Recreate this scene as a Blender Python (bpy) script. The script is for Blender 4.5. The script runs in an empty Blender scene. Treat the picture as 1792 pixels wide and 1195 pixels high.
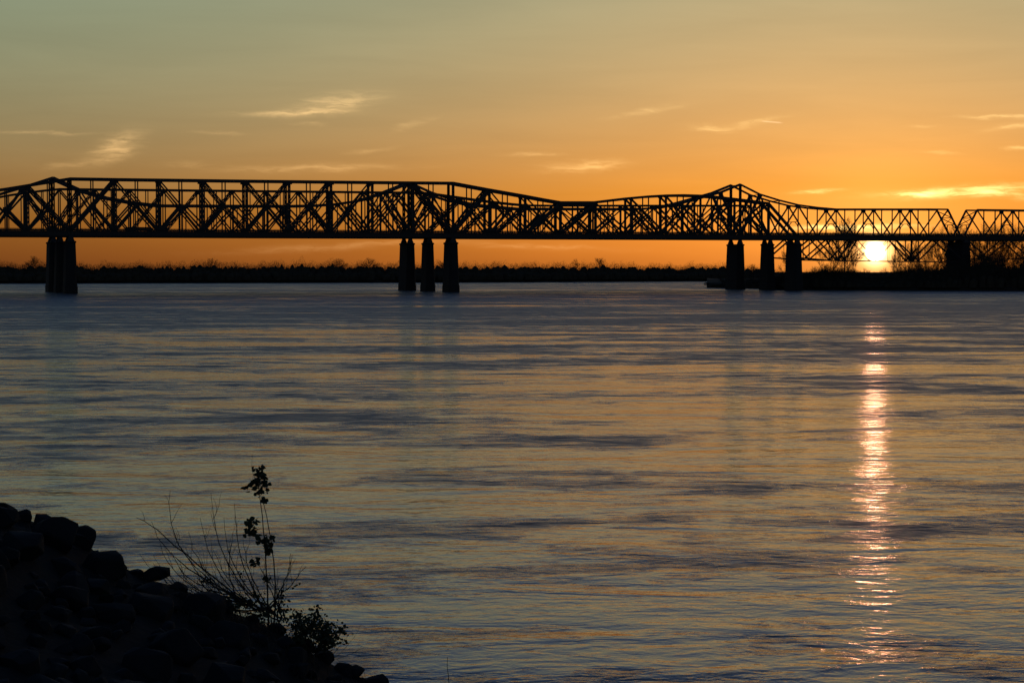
import bpy, bmesh, math, random
from mathutils import Vector, Matrix
R = random.Random(11)
scene = bpy.context.scene
COL = scene.collection

# ------------------------------------------------------------------ camera
FPX = 70 / 36 * 1792          # focal length in pixels of the 1792 px wide photograph
EYE = 11.4                    # metres above the water
PITCH = math.atan((597.5 - 471) / FPX)
cam_d = bpy.data.cameras.new('camera')
cam_d.sensor_width = 36; cam_d.lens = 70; cam_d.clip_start = 0.5; cam_d.clip_end = 60000
cam = bpy.data.objects.new('camera', cam_d); COL.objects.link(cam)
cam.location = (0, 0, EYE); cam.rotation_euler = (math.pi / 2 - PITCH, 0, 0)
scene.camera = cam

# ------------------------------------------------------------------ sky, sun, exposure
SUN_AZ = math.atan((1531 - 896) / FPX)            # to the right of straight ahead
SUN_EL = math.radians(0.50)
SUN_DIR = Vector((math.sin(SUN_AZ) * math.cos(SUN_EL), math.cos(SUN_AZ) * math.cos(SUN_EL), math.sin(SUN_EL)))
scene.view_settings.view_transform = 'Standard'
scene.view_settings.look = 'None'
scene.view_settings.exposure = 0
scene.view_settings.gamma = 1

world = bpy.data.worlds.new('World'); scene.world = world; world.use_nodes = True
nt = world.node_tree; N = nt.nodes; L = nt.links
def mth(nt, op, a, b=None, c=None, clamp=False):
    n = nt.nodes.new('ShaderNodeMath'); n.operation = op; n.use_clamp = clamp
    for i, v in enumerate((a, b, c)):
        if v is None: continue
        if isinstance(v, (int, float)): n.inputs[i].default_value = v
        else: nt.links.new(v, n.inputs[i])
    return n.outputs[0]
def vmth(nt, op, a, b=None, scale=None):
    n = nt.nodes.new('ShaderNodeVectorMath'); n.operation = op
    for i, v in enumerate((a, b)):
        if v is None: continue
        if isinstance(v, (tuple, list, Vector)): n.inputs[i].default_value = tuple(v)
        else: nt.links.new(v, n.inputs[i])
    if scale is not None:
        s = n.inputs['Scale']
        if isinstance(scale, (int, float)): s.default_value = scale
        else: nt.links.new(scale, s)
    return n.outputs['Value'] if op in ('DOT_PRODUCT', 'LENGTH') else n.outputs['Vector']
def maprange(nt, v, a, b, c, d, smooth=False):
    n = nt.nodes.new('ShaderNodeMapRange'); n.clamp = True
    if smooth: n.interpolation_type = 'SMOOTHSTEP'
    nt.links.new(v, n.inputs['Value'])
    for k, x in zip(('From Min', 'From Max', 'To Min', 'To Max'), (a, b, c, d)): n.inputs[k].default_value = x
    return n.outputs['Result']
def noise(nt, vec, scale, detail=2, rough=0.5, dist=0.0, out='Fac'):
    n = nt.nodes.new('ShaderNodeTexNoise')
    n.inputs['Scale'].default_value = scale; n.inputs['Detail'].default_value = detail
    n.inputs['Roughness'].default_value = rough; n.inputs['Distortion'].default_value = dist
    nt.links.new(vec, n.inputs['Vector'])
    return n.outputs[out]

sky = N.new('ShaderNodeTexSky'); sky.sky_type = 'NISHITA'; sky.sun_disc = False
sky.sun_elevation = SUN_EL; sky.sun_rotation = SUN_AZ
sky.air_density = 1; sky.dust_density = 1; sky.ozone_density = 1; sky.altitude = 0
tc = N.new('ShaderNodeTexCoord'); D = tc.outputs['Generated']
sep = N.new('ShaderNodeSeparateXYZ'); L.new(D, sep.inputs[0])
az = mth(nt, 'ARCTAN2', sep.outputs[0], sep.outputs[1])
el = mth(nt, 'ARCSINE', sep.outputs[2])
# white balance of the photograph and a little dust haze low over the horizon
high = vmth(nt, 'MULTIPLY', sky.outputs[0], (0.74, 1.28, 2.45))
lowsep = N.new('ShaderNodeCombineXYZ')
for i, row in enumerate(((.45, .51, -.05, .58), (.01, .73, 1.42, .17), (-.01, .12, 1.6, .07))):
    L.new(mth(nt, 'ADD', vmth(nt, 'DOT_PRODUCT', sky.outputs[0], row[:3]), row[3]), lowsep.inputs[i])
lowhaze = maprange(nt, el, math.radians(6.5), math.radians(16), 1, 0, True)
gm = N.new('ShaderNodeMix'); gm.data_type = 'VECTOR'; L.new(lowhaze, gm.inputs[0]); L.new(high, gm.inputs[4]); L.new(lowsep.outputs[0], gm.inputs[5])
graded = gm.outputs[1]
# aureole round the sun and the disc itself
cosang = vmth(nt, 'DOT_PRODUCT', D, SUN_DIR)
ang = mth(nt, 'ARCCOSINE', mth(nt, 'MINIMUM', cosang, 1.0))
def glow(width_deg, col):
    g = mth(nt, 'EXPONENT', mth(nt, 'MULTIPLY', ang, -1 / math.radians(width_deg)))
    return vmth(nt, 'SCALE', col, None, g)
graded = vmth(nt, 'ADD', graded, glow(1.6, (4.2, 2.7, .7)))
graded = vmth(nt, 'ADD', graded, glow(0.125, (300, 205, 95)))
disc = maprange(nt, ang, math.radians(0.255), math.radians(0.275), 1, 0)
graded = vmth(nt, 'ADD', graded, vmth(nt, 'SCALE', (140, 100, 55), None, disc))
# thin cirrus wisps: azimuth / elevation (radians) of each bank, half length, half height, tilt, strength
CL = [(590, 184, 62, 13, -9, .85), (515, 201, 78, 4, -2, .85), (205, 264, 40, 17, -24, .95), (150, 289, 55, 6, -8, .35),
      (722, 222, 30, 5, -16, .35), (650, 266, 36, 4, -8, .28), (560, 297, 130, 6, -1, .5), (1020, 292, 58, 9, -4, .85),
      (935, 272, 45, 3, 0, .35), (1130, 197, 55, 5, -10, .4), (1240, 226, 34, 5, 2, .6), (1320, 217, 40, 5, -8, .35),
      (1690, 337, 105, 8, -3, 1.9), (1605, 342, 26, 5, 0, 1.7), (1750, 345, 60, 6, 4, 1.3), (1750, 213, 55, 3, 1, .8),
      (1770, 229, 40, 4, -5, .6), (70, 240, 75, 2.5, 1, .4), (380, 237, 34, 3, 2, .3), (1430, 337, 34, 3, -4, 1.1),
      (1785, 268, 22, 3, 0, .6), (545, 219, 24, 3, 5, .3), (1480, 398, 90, 4, 0, 2.0), (1640, 272, 22, 2.5, 0, .35), (1605, 227, 22, 2.5, 0, .35),
      (330, 292, 40, 5, 0, .25), (620, 430, 190, 6, -3, .35), (940, 432, 130, 5, 2, .3)]
cxyz = N.new('ShaderNodeCombineXYZ'); L.new(az, cxyz.inputs[0]); L.new(mth(nt, 'MULTIPLY', el, 3.2), cxyz.inputs[1])
wn = vmth(nt, 'SUBTRACT', noise(nt, cxyz.outputs[0], 38, 4, .6, 0, 'Color'), (.5, .5, .5))
wsep = N.new('ShaderNodeSeparateXYZ'); L.new(wn, wsep.inputs[0])
azw = mth(nt, 'MULTIPLY_ADD', wsep.outputs[0], 0.020, az)
elw = mth(nt, 'MULTIPLY_ADD', wsep.outputs[1], 0.0055, el)
total = None
for px, py, hw, hh, tilt, st in CL:
    a0 = math.atan((px - 896) / FPX); e0 = math.atan((471 - py) / FPX); t = math.radians(-tilt)
    da = mth(nt, 'SUBTRACT', azw, a0); de = mth(nt, 'SUBTRACT', elw, e0)
    u = mth(nt, 'ADD', mth(nt, 'MULTIPLY', da, math.cos(t) / (hw / FPX)), mth(nt, 'MULTIPLY', de, math.sin(t) / (hw / FPX)))
    v = mth(nt, 'ADD', mth(nt, 'MULTIPLY', da, -math.sin(t) / (hh / FPX)), mth(nt, 'MULTIPLY', de, math.cos(t) / (hh / FPX)))
    q = mth(nt, 'ADD', mth(nt, 'MULTIPLY', u, u), mth(nt, 'MULTIPLY', v, v))
    g = mth(nt, 'MULTIPLY', mth(nt, 'EXPONENT', mth(nt, 'MULTIPLY', q, -1.1)), st)
    total = g if total is None else mth(nt, 'ADD', total, g)
cyz = N.new('ShaderNodeCombineXYZ'); L.new(azw, cyz.inputs[0]); L.new(mth(nt, 'MULTIPLY', elw, 7), cyz.inputs[1])
streak = maprange(nt, noise(nt, cyz.outputs[0], 55, 5, .62, .6), .30, .66, .22, 1.2, True)
cloud = mth(nt, 'MULTIPLY', total, streak)
near_sun = mth(nt, 'EXPONENT', mth(nt, 'MULTIPLY', ang, -1 / math.radians(5)))
ccol = vmth(nt, 'ADD', (4.2, 2.5, 1.0), vmth(nt, 'SCALE', (2.2, 3.2, 1.2), None, near_sun))
graded = vmth(nt, 'ADD', graded, vmth(nt, 'SCALE', ccol, None, cloud))
# the short bright contrail
a0 = math.atan((1349 - 896) / FPX); e0 = math.atan((471 - 217) / FPX)
da = mth(nt, 'SUBTRACT', az, a0); de = mth(nt, 'ADD', mth(nt, 'SUBTRACT', el, e0), mth(nt, 'MULTIPLY', da, .09))
q = mth(nt, 'ADD', mth(nt, 'POWER', mth(nt, 'ABSOLUTE', mth(nt, 'MULTIPLY', da, FPX / 17)), 6.0), mth(nt, 'POWER', mth(nt, 'MULTIPLY', de, FPX / 1.1), 2.0))
graded = vmth(nt, 'ADD', graded, vmth(nt, 'SCALE', (3, 2.4, 1.6), None, mth(nt, 'EXPONENT', mth(nt, 'MULTIPLY', q, -1))))
hz = N.new('ShaderNodeCombineXYZ'); L.new(az, hz.inputs[0]); L.new(mth(nt, 'MULTIPLY', el, 9), hz.inputs[1])
band = maprange(nt, noise(nt, hz.outputs[0], 7, 5, .55, .5), .3, .7, .955, 1.05)
graded = vmth(nt, 'SCALE', graded, None, band)
bg = N['Background']; L.new(graded, bg.inputs[0]); bg.inputs[1].default_value = 0.096
world.cycles.sampling_method = 'MANUAL'; world.cycles.sample_map_resolution = 2048

sun_d = bpy.data.lights.new('sun', 'SUN'); sun_d.energy = 0.0056; sun_d.angle = math.radians(0.53); sun_d.color = (1, .33, .21)
sun = bpy.data.objects.new('sun', sun_d); COL.objects.link(sun)
sun.rotation_euler = SUN_DIR.to_track_quat('Z', 'Y').to_euler(); sun.location = (300, 0, 200)

# ------------------------------------------------------------------ helpers
def tag(o, label=None, cat=None, group=None, kind=None):
    if label: o['label'] = label
    if cat: o['category'] = cat
    if group: o['group'] = group
    if kind: o['kind'] = kind
    return o
def mesh_obj(name, me, mat=None, parent=None):
    o = bpy.data.objects.new(name, me); COL.objects.link(o)
    if mat is not None and not me.materials: me.materials.append(mat)
    if parent is not None: o.parent = parent
    return o
def empty(name, loc=(0, 0, 0)):
    o = bpy.data.objects.new(name, None); COL.objects.link(o); o.location = loc; o.empty_display_size = .5
    return o
def pydata(name, v, f, mat, parent=None, smooth=False):
    me = bpy.data.meshes.new(name); me.from_pydata(v, [], f); me.update()
    if smooth:
        for p in me.polygons: p.use_smooth = True
    return mesh_obj(name, me, mat, parent)
CP, SP = math.cos(PITCH), math.sin(PITCH)
def ray(px, py):
    a, b = (px - 896) / FPX, (597.5 - py) / FPX
    return Vector((a, CP + b * SP, -SP + b * CP))
def on_level(px, py, z=0.0):
    r = ray(px, py); t = (z - EYE) / r.z
    return Vector((r.x * t, r.y * t, z))
def at_dist(px, py, y):
    r = ray(px, py); t = y / r.y
    return Vector((r.x * t, y, EYE + r.z * t))
def lerp_table(tab, x):
    if x <= tab[0][0]: return tab[0][1]
    for (a, b), (c, d) in zip(tab, tab[1:]):
        if x <= c: return b + (d - b) * (x - a) / (c - a)
    return tab[-1][1]

# ------------------------------------------------------------------ materials
def principled(name, col, rough, var=0.3, scale=1.0, metallic=0.0, bump=0.0, spec=.3):
    m = bpy.data.materials.new(name); m.use_nodes = True; t = m.node_tree
    b = t.nodes['Principled BSDF']
    g = t.nodes.new('ShaderNodeNewGeometry')
    f = noise(t, g.outputs['Position'], scale, 5, .6)
    mix = t.nodes.new('ShaderNodeMix'); mix.data_type = 'RGBA'
    t.links.new(f, mix.inputs[0])
    mix.inputs[6].default_value = (*[c * (1 - var) for c in col], 1); mix.inputs[7].default_value = (*[min(1, c * (1 + var)) for c in col], 1)
    t.links.new(mix.outputs[2], b.inputs['Base Color'])
    b.inputs['Roughness'].default_value = rough; b.inputs['Metallic'].default_value = metallic
    b.inputs['Specular IOR Level'].default_value = spec
    if bump:
        bn = t.nodes.new('ShaderNodeBump'); bn.inputs['Strength'].default_value = bump; bn.inputs['Distance'].default_value = .1
        t.links.new(f, bn.inputs['Height']); t.links.new(bn.outputs[0], b.inputs['Normal'])
    return m
M_steel = principled('weathered_steel', (.030, .027, .026), .7, .4, .8)
M_steel2 = principled('painted_dark_steel', (.034, .036, .04), .65, .4, .8)
M_stone = principled('stained_pier_stone', (.02, .0195, .0195), .9, .45, .35, bump=.3)
M_bark = principled('winter_bark', (.045, .036, .028), .9, .4, .6, spec=.1)
M_brush = principled('dry_brush', (.045, .038, .026), .95, .5, .15, spec=.05)
M_soil = principled('river_soil', (.03, .026, .02), .95, .4, .05, spec=.1)
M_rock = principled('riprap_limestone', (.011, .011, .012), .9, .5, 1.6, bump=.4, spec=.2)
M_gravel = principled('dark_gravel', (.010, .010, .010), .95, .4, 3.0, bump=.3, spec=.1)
M_leaf = principled('dark_leaf', (.035, .045, .02), .7, .4, 4.0, spec=.2)
M_twig = principled('twig_bark', (.04, .032, .026), .85, .3, 5.0, spec=.1)
M_rust = principled('freight_paint', (.05, .03, .025), .7, .4, .5)

# water
def make_water():
    m = bpy.data.materials.new('river_water'); m.use_nodes = True; t = m.node_tree
    b = t.nodes['Principled BSDF']
    b.inputs['Base Color'].default_value = (.075, .088, .095, 1)
    b.inputs['IOR'].default_value = 1.36
    g = t.nodes.new('ShaderNodeNewGeometry'); P = g.outputs['Position']
    def mapped(rot, sc):
        mp = t.nodes.new('ShaderNodeMapping'); t.links.new(P, mp.inputs[0])
        mp.inputs['Rotation'].default_value = (0, 0, math.radians(rot)); mp.inputs['Scale'].default_value = sc
        return mp.outputs[0]
    V = mapped(9, (.42, 1, 1)); W = mapped(-6, (.72, 1, 1))
    # broad current boils and wind patches
    p1 = noise(t, V, 1 / 46, 3, .55, 1.6)
    p2 = noise(t, V, 1 / 14, 6, .68, 1.4)
    p3 = noise(t, W, 1 / 3.2, 6, .7, .8)
    dist = vmth(t, 'LENGTH', vmth(t, 'SUBTRACT', P, (-70, 125, 0)))
    patch = mth(t, 'ADD', mth(t, 'ADD', mth(t, 'MULTIPLY', p1, .36), mth(t, 'MULTIPLY', p2, .36)), mth(t, 'MULTIPLY', p3, .28))
    # the open channel is more wind-ruffled than the lee of the near bank
    off = maprange(t, dist, 50, 330, -.045, .058)
    ruff = maprange(t, mth(t, 'ADD', patch, off), .452, .565, 0, 1, True)
    EPS = .03
    def height(dx, dy):
        q = vmth(t, 'ADD', P, (dx, dy, 0))
        def lay(rot, sc, freq, det, ro, dist_):
            mp = t.nodes.new('ShaderNodeMapping'); t.links.new(q, mp.inputs[0])
            mp.inputs['Rotation'].default_value = (0, 0, math.radians(rot)); mp.inputs['Scale'].default_value = sc
            return noise(t, mp.outputs[0], freq, det, ro, dist_)
        h1 = lay(7, (.5, 1, 1), 1 / 6.0, 4, .52, .8)              # long wavelets and current lines
        h2 = lay(-9, (.7, 1, 1), 1 / .9, 4, .55, .3)             # ripples
        return h1, h2
    c0, cx, cy = height(0, 0), height(EPS, 0), height(0, EPS)
    k1 = maprange(t, ruff, 0, 1, .26, .95); k2 = maprange(t, ruff, 0, 1, .055, .60)
    def grad(c1):
        g1 = mth(t, 'MULTIPLY', mth(t, 'SUBTRACT', c0[0], c1[0]), k1); g2 = mth(t, 'MULTIPLY', mth(t, 'SUBTRACT', c0[1], c1[1]), k2)
        return mth(t, 'MULTIPLY', mth(t, 'ADD', g1, g2), 1 / EPS)
    sx = t.nodes.new('ShaderNodeCombineXYZ'); t.links.new(grad(cx), sx.inputs[0]); t.links.new(grad(cy), sx.inputs[1])
    slope = sx.outputs[0]
    nrm = vmth(t, 'NORMALIZE', vmth(t, 'ADD', slope, (0, 0, 1)))
    t.links.new(nrm, b.inputs['Normal'])
    gust = maprange(t, p3, .35, .65, -.07, .07)
    t.links.new(mth(t, 'ADD', maprange(t, ruff, 0, 1, .12, .41), mth(t, 'MULTIPLY', gust, ruff)), b.inputs['Roughness'])
    return m
M_water = make_water()

# ------------------------------------------------------------------ setting
EARTH = 6371000.0
def drop(x, y): return -(x * x + y * y) / (2 * EARTH)          # curvature of the earth, which sets the horizon
rings = (0, 60, 200, 500, 900, 1300, 1800, 2500, 3500, 5000, 7000, 9500, 12500, 16000, 21000, 28000); seg = 120
v = [(0, 0, 0)]; f = []
for r in rings[1:]:
    for k in range(seg):
        a = 2 * math.pi * k / seg; v.append((r * math.cos(a), r * math.sin(a), drop(r, 0)))
for k in range(seg): f.append((0, 1 + k, 1 + (k + 1) % seg))
for i in range(len(rings) - 2):
    for k in range(seg):
        p, q = 1 + i * seg, 1 + (i + 1) * seg; f.append((p + k, q + k, q + (k + 1) % seg, p + (k + 1) % seg))
tag(pydata('river', v, f, M_water, smooth=True), 'wide rippled river running under the bridges', kind='structure')

def bank_strip(name, shore, rows, mat, label):
    """a bank rising from a shoreline given as pixels on the water; rows = (metres behind the shore, height)"""
    v = []; f = []
    pts = [on_level(x, y) for x, y in shore]
    sub = []
    for a, b in zip(pts, pts[1:]):
        n = max(1, int((b - a).length / 14))
        sub += [a.lerp(b, i / n) for i in range(n)]
    sub.append(pts[-1])
    for p in sub:
        d = Vector((p.x, p.y, 0)).normalized()
        wob = R.uniform(-1.2, 1.2)
        for back, h in rows:
            q = p + d * (back + (wob if back < 60 else 0))
            v.append((q.x, q.y, h + drop(q.x, q.y) + (R.uniform(-.25, .35) if 0 < h < 9 else 0)))
    k = len(rows)
    for i in range(len(sub) - 1):
        for j in range(k - 1):
            a = i * k + j; f.append((a, a + k, a + k + 1, a + 1))
    o = pydata(name, v, f, mat); tag(o, label, kind='structure'); return o, sub
FAR_SHORE = [(-420, 497.5), (0, 496), (420, 495), (850, 494), (1230, 492), (1500, 491), (2300, 490)]
far_bank, far_pts = bank_strip('far_bank', FAR_SHORE, [(-2, -1), (2, 1.0), (12, 3.0), (60, 4), (400, 4), (1500, 4), (3500, 4), (6000, 4), (9000, 4), (13000, 4), (20000, 4)], M_soil, 'low far bank beyond the river')
SIDE_SHORE = [(1237, 503.6), (1262, 504.2), (1300, 504.4), (1335, 505.5), (1350, 507.2), (1400, 507.8), (1500, 508.2), (1650, 508.8), (1800, 509.4), (2250, 511)]
side_bank, side_pts = bank_strip('wooded_point', SIDE_SHORE, [(-1, -1), (1.0, 1.4), (4, 2.6), (14, 3.4), (40, 5.2), (90, 5.4), (160, 2.0), (200, -1)], M_soil, 'low brushy point of land under the right end of the bridges')

# ------------------------------------------------------------------ bridges
TH = math.atan((896 + 340) / FPX)
NV = Vector((-math.sin(TH), math.cos(TH), 0)); EV = Vector((math.cos(TH), math.sin(TH), 0))
def s_of(px, dist, py=440):
    r = ray(px, py); t = dist / r.dot(NV); return (r * t).dot(EV)
def z_of(px, py, dist):
    r = ray(px, py); t = dist / r.dot(NV); return EYE + r.z * t
# shared member meshes: unit length along z, unit section
def box_mesh(name, mat, sx=1, sy=1):
    me = bpy.data.meshes.new(name)
    v = [(x * sx / 2, y * sy / 2, z) for z in (0, 1) for x, y in ((-1, -1), (1, -1), (1, 1), (-1, 1))]
    me.from_pydata(v, [], [(3, 2, 1, 0), (4, 5, 6, 7), (0, 1, 5, 4), (1, 2, 6, 5), (2, 3, 7, 6), (3, 0, 4, 7)])
    me.materials.append(mat); return me
def laced_mesh(name, mat, n=9):
    """two side channels joined by crossing lacing bars"""
    v = []; f = []
    def bar(a, b, w, d):
        a = Vector(a); b = Vector(b); z = (b - a).normalized(); y = Vector((0, 1, 0)); x = y.cross(z).normalized()
        i0 = len(v)
        for p in (a, b):
            for sx, sy in ((-1, -1), (1, -1), (1, 1), (-1, 1)): v.append(tuple(p + x * sx * w / 2 + y * sy * d / 2))
        for q in ((3, 2, 1, 0), (4, 5, 6, 7), (0, 1, 5, 4), (1, 2, 6, 5), (2, 3, 7, 6), (3, 0, 4, 7)): f.append(tuple(i0 + k for k in q))
    bar((-.30, 0, 0), (-.30, 0, 1), .40, 1); bar((.30, 0, 0), (.30, 0, 1), .40, 1)
    for i in range(n):
        z0, z1 = .04 + i * .92 / n, .04 + (i + 1) * .92 / n
        s = .16 if i % 2 else -.16
        bar((-s, 0, z0), (s, 0, z1), .05, .7)
    bar((0, 0, 0), (0, 0, .06), .5, .9); bar((0, 0, .94), (0, 0, 1), .5, .9)
    me = bpy.data.meshes.new(name); me.from_pydata(v, [], f); me.materials.append(mat); return me

HEAVY = {'vertical': 1.35, 'hanger': 1.5, 'diagonal': 1.4, 'sub_strut': 1.35, 'top_chord': 1.12, 'end_post': 1.15, 'under_diagonal': 1.15, 'sway_brace': 1.2}
class Bridge:
    def __init__(self, name, label, dist, width, z0, grade, mat):
        self.root = empty(name, NV * dist); tag(self.root, label, 'bridge', 'three parallel truss bridges over the river')
        self.D, self.w, self.z0, self.grade, self.mat = dist, width, z0, grade, mat
        self.solid = box_mesh('solid_member', mat); self.laced = laced_mesh('laced_member', mat)
    def base(self, s): return self.z0 + self.grade * (s - 100)
    def pt(self, s, d, z): return EV * s + NV * d + Vector((0, 0, z))         # local to the root
    def member(self, name, a, b, wx, wy, laced=False, parent=None):
        """a, b = (s, d, z); wx = width in the truss plane, wy = across"""
        A, B = self.pt(*a), self.pt(*b); z = B - A; ln = z.length; z.normalize()
        y = NV - z * NV.dot(z)
        if y.length < 1e-3: y = Vector((0, 0, 1))
        y.normalize(); x = y.cross(z)
        wx *= HEAVY.get(name, 1.0)
        o = mesh_obj(name, self.laced if laced else self.solid, None, parent or self.root)
        m = Matrix(((x.x * wx, y.x * wy, z.x * ln, A.x), (x.y * wx, y.y * wy, z.y * ln, A.y), (x.z * wx, y.z * wy, z.z * ln, A.z), (0, 0, 0, 1)))
        o.matrix_local = m
        return o
    def both(self, name, a, b, wx, wy, laced=False):
        for d in (0, self.w): self.member(name, (a[0], d, a[1]), (b[0], d, b[1]), wx, wy, laced)
    def gusset(self, s, z, r):
        for d in (0, self.w):
            self.member('gusset_plate', (s - r, d, z), (s + r, d, z), r * 1.3, .95)
    def struts(self, s, z, deep=.5):
        self.member('top_strut', (s, 0, z - .3), (s, self.w, z - .3), deep, deep * .8)
    def sway(self, s, z, zb):
        """portal frame across the bridge: crossed braces and curved knees"""
        w = self.w; h = (z - zb); zm = z - h * .52
        self.member('sway_brace', (s, 0, z), (s, w, zm), .28, .28); self.member('sway_brace', (s, w, z), (s, 0, zm), .28, .28)
        self.member('sway_strut', (s, 0, zm), (s, w, zm), .4, .35)
        for a, b in (((0, zm - 3.4), (w * .12, zm - 1.5)), ((w * .12, zm - 1.5), (w * .32, zm - .2)), ((w, zm - 3.4), (w * .88, zm - 1.5)), ((w * .88, zm - 1.5), (w * .68, zm - .2))):
            self.member('knee_brace', (s, a[0], a[1]), (s, b[0], b[1]), .35, .35)
    def deck(self, s0, s1, rail=True, depth=2.4):
        w = self.w
        za, zb = self.base(s0), self.base(s1)
        for d in (-.3, w + .3):
            self.member('lower_chord', (s0, d, za + depth / 2), (s1, d, zb + depth / 2), depth, .7)
        self.member('deck_slab', (s0, w / 2, za + depth - .5), (s1, w / 2, zb + depth - .5), .6, w - .2)
        n = max(1, int((s1 - s0) / 10))
        for i in range(n + 1):
            s = s0 + (s1 - s0) * i / n
            self.member('floor_beam', (s, 0, self.base(s) + .75), (s, w, self.base(s) + .75), .5, 1.1)
        if rail:
            # railing: posts and rails, too fine to tell apart
            v = []; f = []
            def bx(p, q, t):
                p, q = Vector(p), Vector(q); z = (q - p).normalized(); x = NV; y = z.cross(x).normalized(); i0 = len(v)
                for c in (p, q):
                    for a, b in ((-1, -1), (1, -1), (1, 1), (-1, 1)): v.append(tuple(c + x * a * t / 2 + y * b * t / 2))
                for k in ((0, 1, 5, 4), (1, 2, 6, 5), (2, 3, 7, 6), (3, 0, 4, 7)): f.append(tuple(i0 + j for j in k))
            for d in (-.9, w + .9):
                for hh in (.35, .75, 1.15):
                    bx(self.pt(s0, d, za + depth + hh), self.pt(s1, d, zb + depth + hh), .11)
                m_ = int((s1 - s0) / 1.6)
                for i in range(m_ + 1):
                    s = s0 + (s1 - s0) * i / m_; z = self.base(s) + depth
                    bx(self.pt(s, d, z - .8), self.pt(s, d, z + 1.2), .14)
            o = pydata('railing', v, f, self.mat, self.root); o['kind'] = 'stuff'
    def pier(self, s, thick, over=2.4, ztop=None):
        """battered stone pier with pointed noses, a projecting cap and two bearings"""
        w = self.w; zt = self.base(s) - 2.3 if ztop is None else ztop
        root = empty('pier', self.pt(s, w / 2, 0)); root.parent = self.root
        def ring(k, hw, hl, z):
            out = []
            for x, y in ((-hw, -hl), (-hw * .55, -hl - hw * .75), (hw * .55, -hl - hw * .75), (hw, -hl), (hw, hl), (hw * .55, hl + hw * .75), (-hw * .55, hl + hw * .75), (-hw, hl)):
                p = EV * x + NV * y; out.append((p.x, p.y, z))
            return out
        def loft(name, rings, parent):
            v = [p for r in rings for p in r]; n = 8; f = []
            for i in range(len(rings) - 1):
                for j in range(n): f.append((i * n + j, i * n + (j + 1) % n, (i + 1) * n + (j + 1) % n, (i + 1) * n + j))
            f.append(tuple(range(n - 1, -1, -1))); f.append(tuple(range((len(rings) - 1) * n, len(rings) * n)))
            return pydata(name, v, f, M_stone, parent)
        hl = w / 2 + .6; t2 = thick / 2
        loft('shaft', [ring(0, t2 + 1.0, hl + .8, -4), ring(0, t2 + .92, hl + .75, 3.2), ring(0, t2 + .74, hl + .6, 3.4), ring(0, t2 + .12, hl + .1, zt - .9)], root)
        loft('cap', [ring(0, t2 + .42, hl + .3, zt - .897), ring(0, t2 + .46, hl + .34, zt - .25), ring(0, t2 + .2, hl + .1, zt)], root)
        for d in (-w / 2, w / 2):
            v = []; zb = self.base(s) + .05
            for hw, hd, z in ((t2 * .85, .85, zt + .003), (t2 * .42, .6, zb)):
                for x, y in ((-1, -1), (1, -1), (1, 1), (-1, 1)):
                    p = EV * x * hw + NV * (d + y * hd); v.append((p.x, p.y, z))
            pydata('bearing', v, [(3, 2, 1, 0), (4, 5, 6, 7), (0, 1, 5, 4), (1, 2, 6, 5), (2, 3, 7, 6), (3, 0, 4, 7)], self.mat, root)
        return root
    def deck_truss(self, xs, zbot, name=''):
        """trusses hanging below the deck; xs = alternating top / bottom node positions"""
        for i, (s, kind) in enumerate(xs):
            zt = self.base(s) + .3
            if kind == 'b':
                self.both('under_vertical', (s, zt), (s, zbot(s)), .42, .42)
                self.gusset(s, zbot(s) + .4, .8)
            elif kind == 't' and 0 < i < len(xs) - 1:
                self.both('under_hanger', (s, zt), (s, zbot(s)), .2, .2)
            if i:
                s0, k0 = xs[i - 1]
                z0 = zbot(s0) + .4 if k0 != 't' else self.base(s0) + .3
                z1 = zbot(s) + .4 if kind != 't' else zt
                self.both('under_diagonal', (s0, z0), (s, z1), *((.2, .2) if 'v' in (k0, kind) else (.62, .55)))     # slender bars in the middle panel, thinned so the sun's glare swallows them
        bs = [s for s, k in xs if k != 't']
        ss = [xs[0][0] + (bs[0] - xs[0][0]) * .12] + bs + [xs[-1][0] - (xs[-1][0] - bs[-1]) * .12]
        for a, b in zip(ss, ss[1:]): self.both('bottom_chord', (a, zbot(a)), (b, zbot(b)), .5, .5)

def nodes_between(br, x0, x1, n, prof):
    """n equal panels between two pixel columns; returns [(s, ztop)] with the chord height read from the profile"""
    s0, s1 = s_of(x0, br.D), s_of(x1, br.D)
    out = []
    for i in range(n + 1):
        s = s0 + (s1 - s0) * i / n
        p = EV * s + NV * br.D; px = 896 + FPX * p.x / p.y / CP * 1.0
        out.append((s, z_of(px, lerp_table(prof, px), br.D)))
    return out

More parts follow.
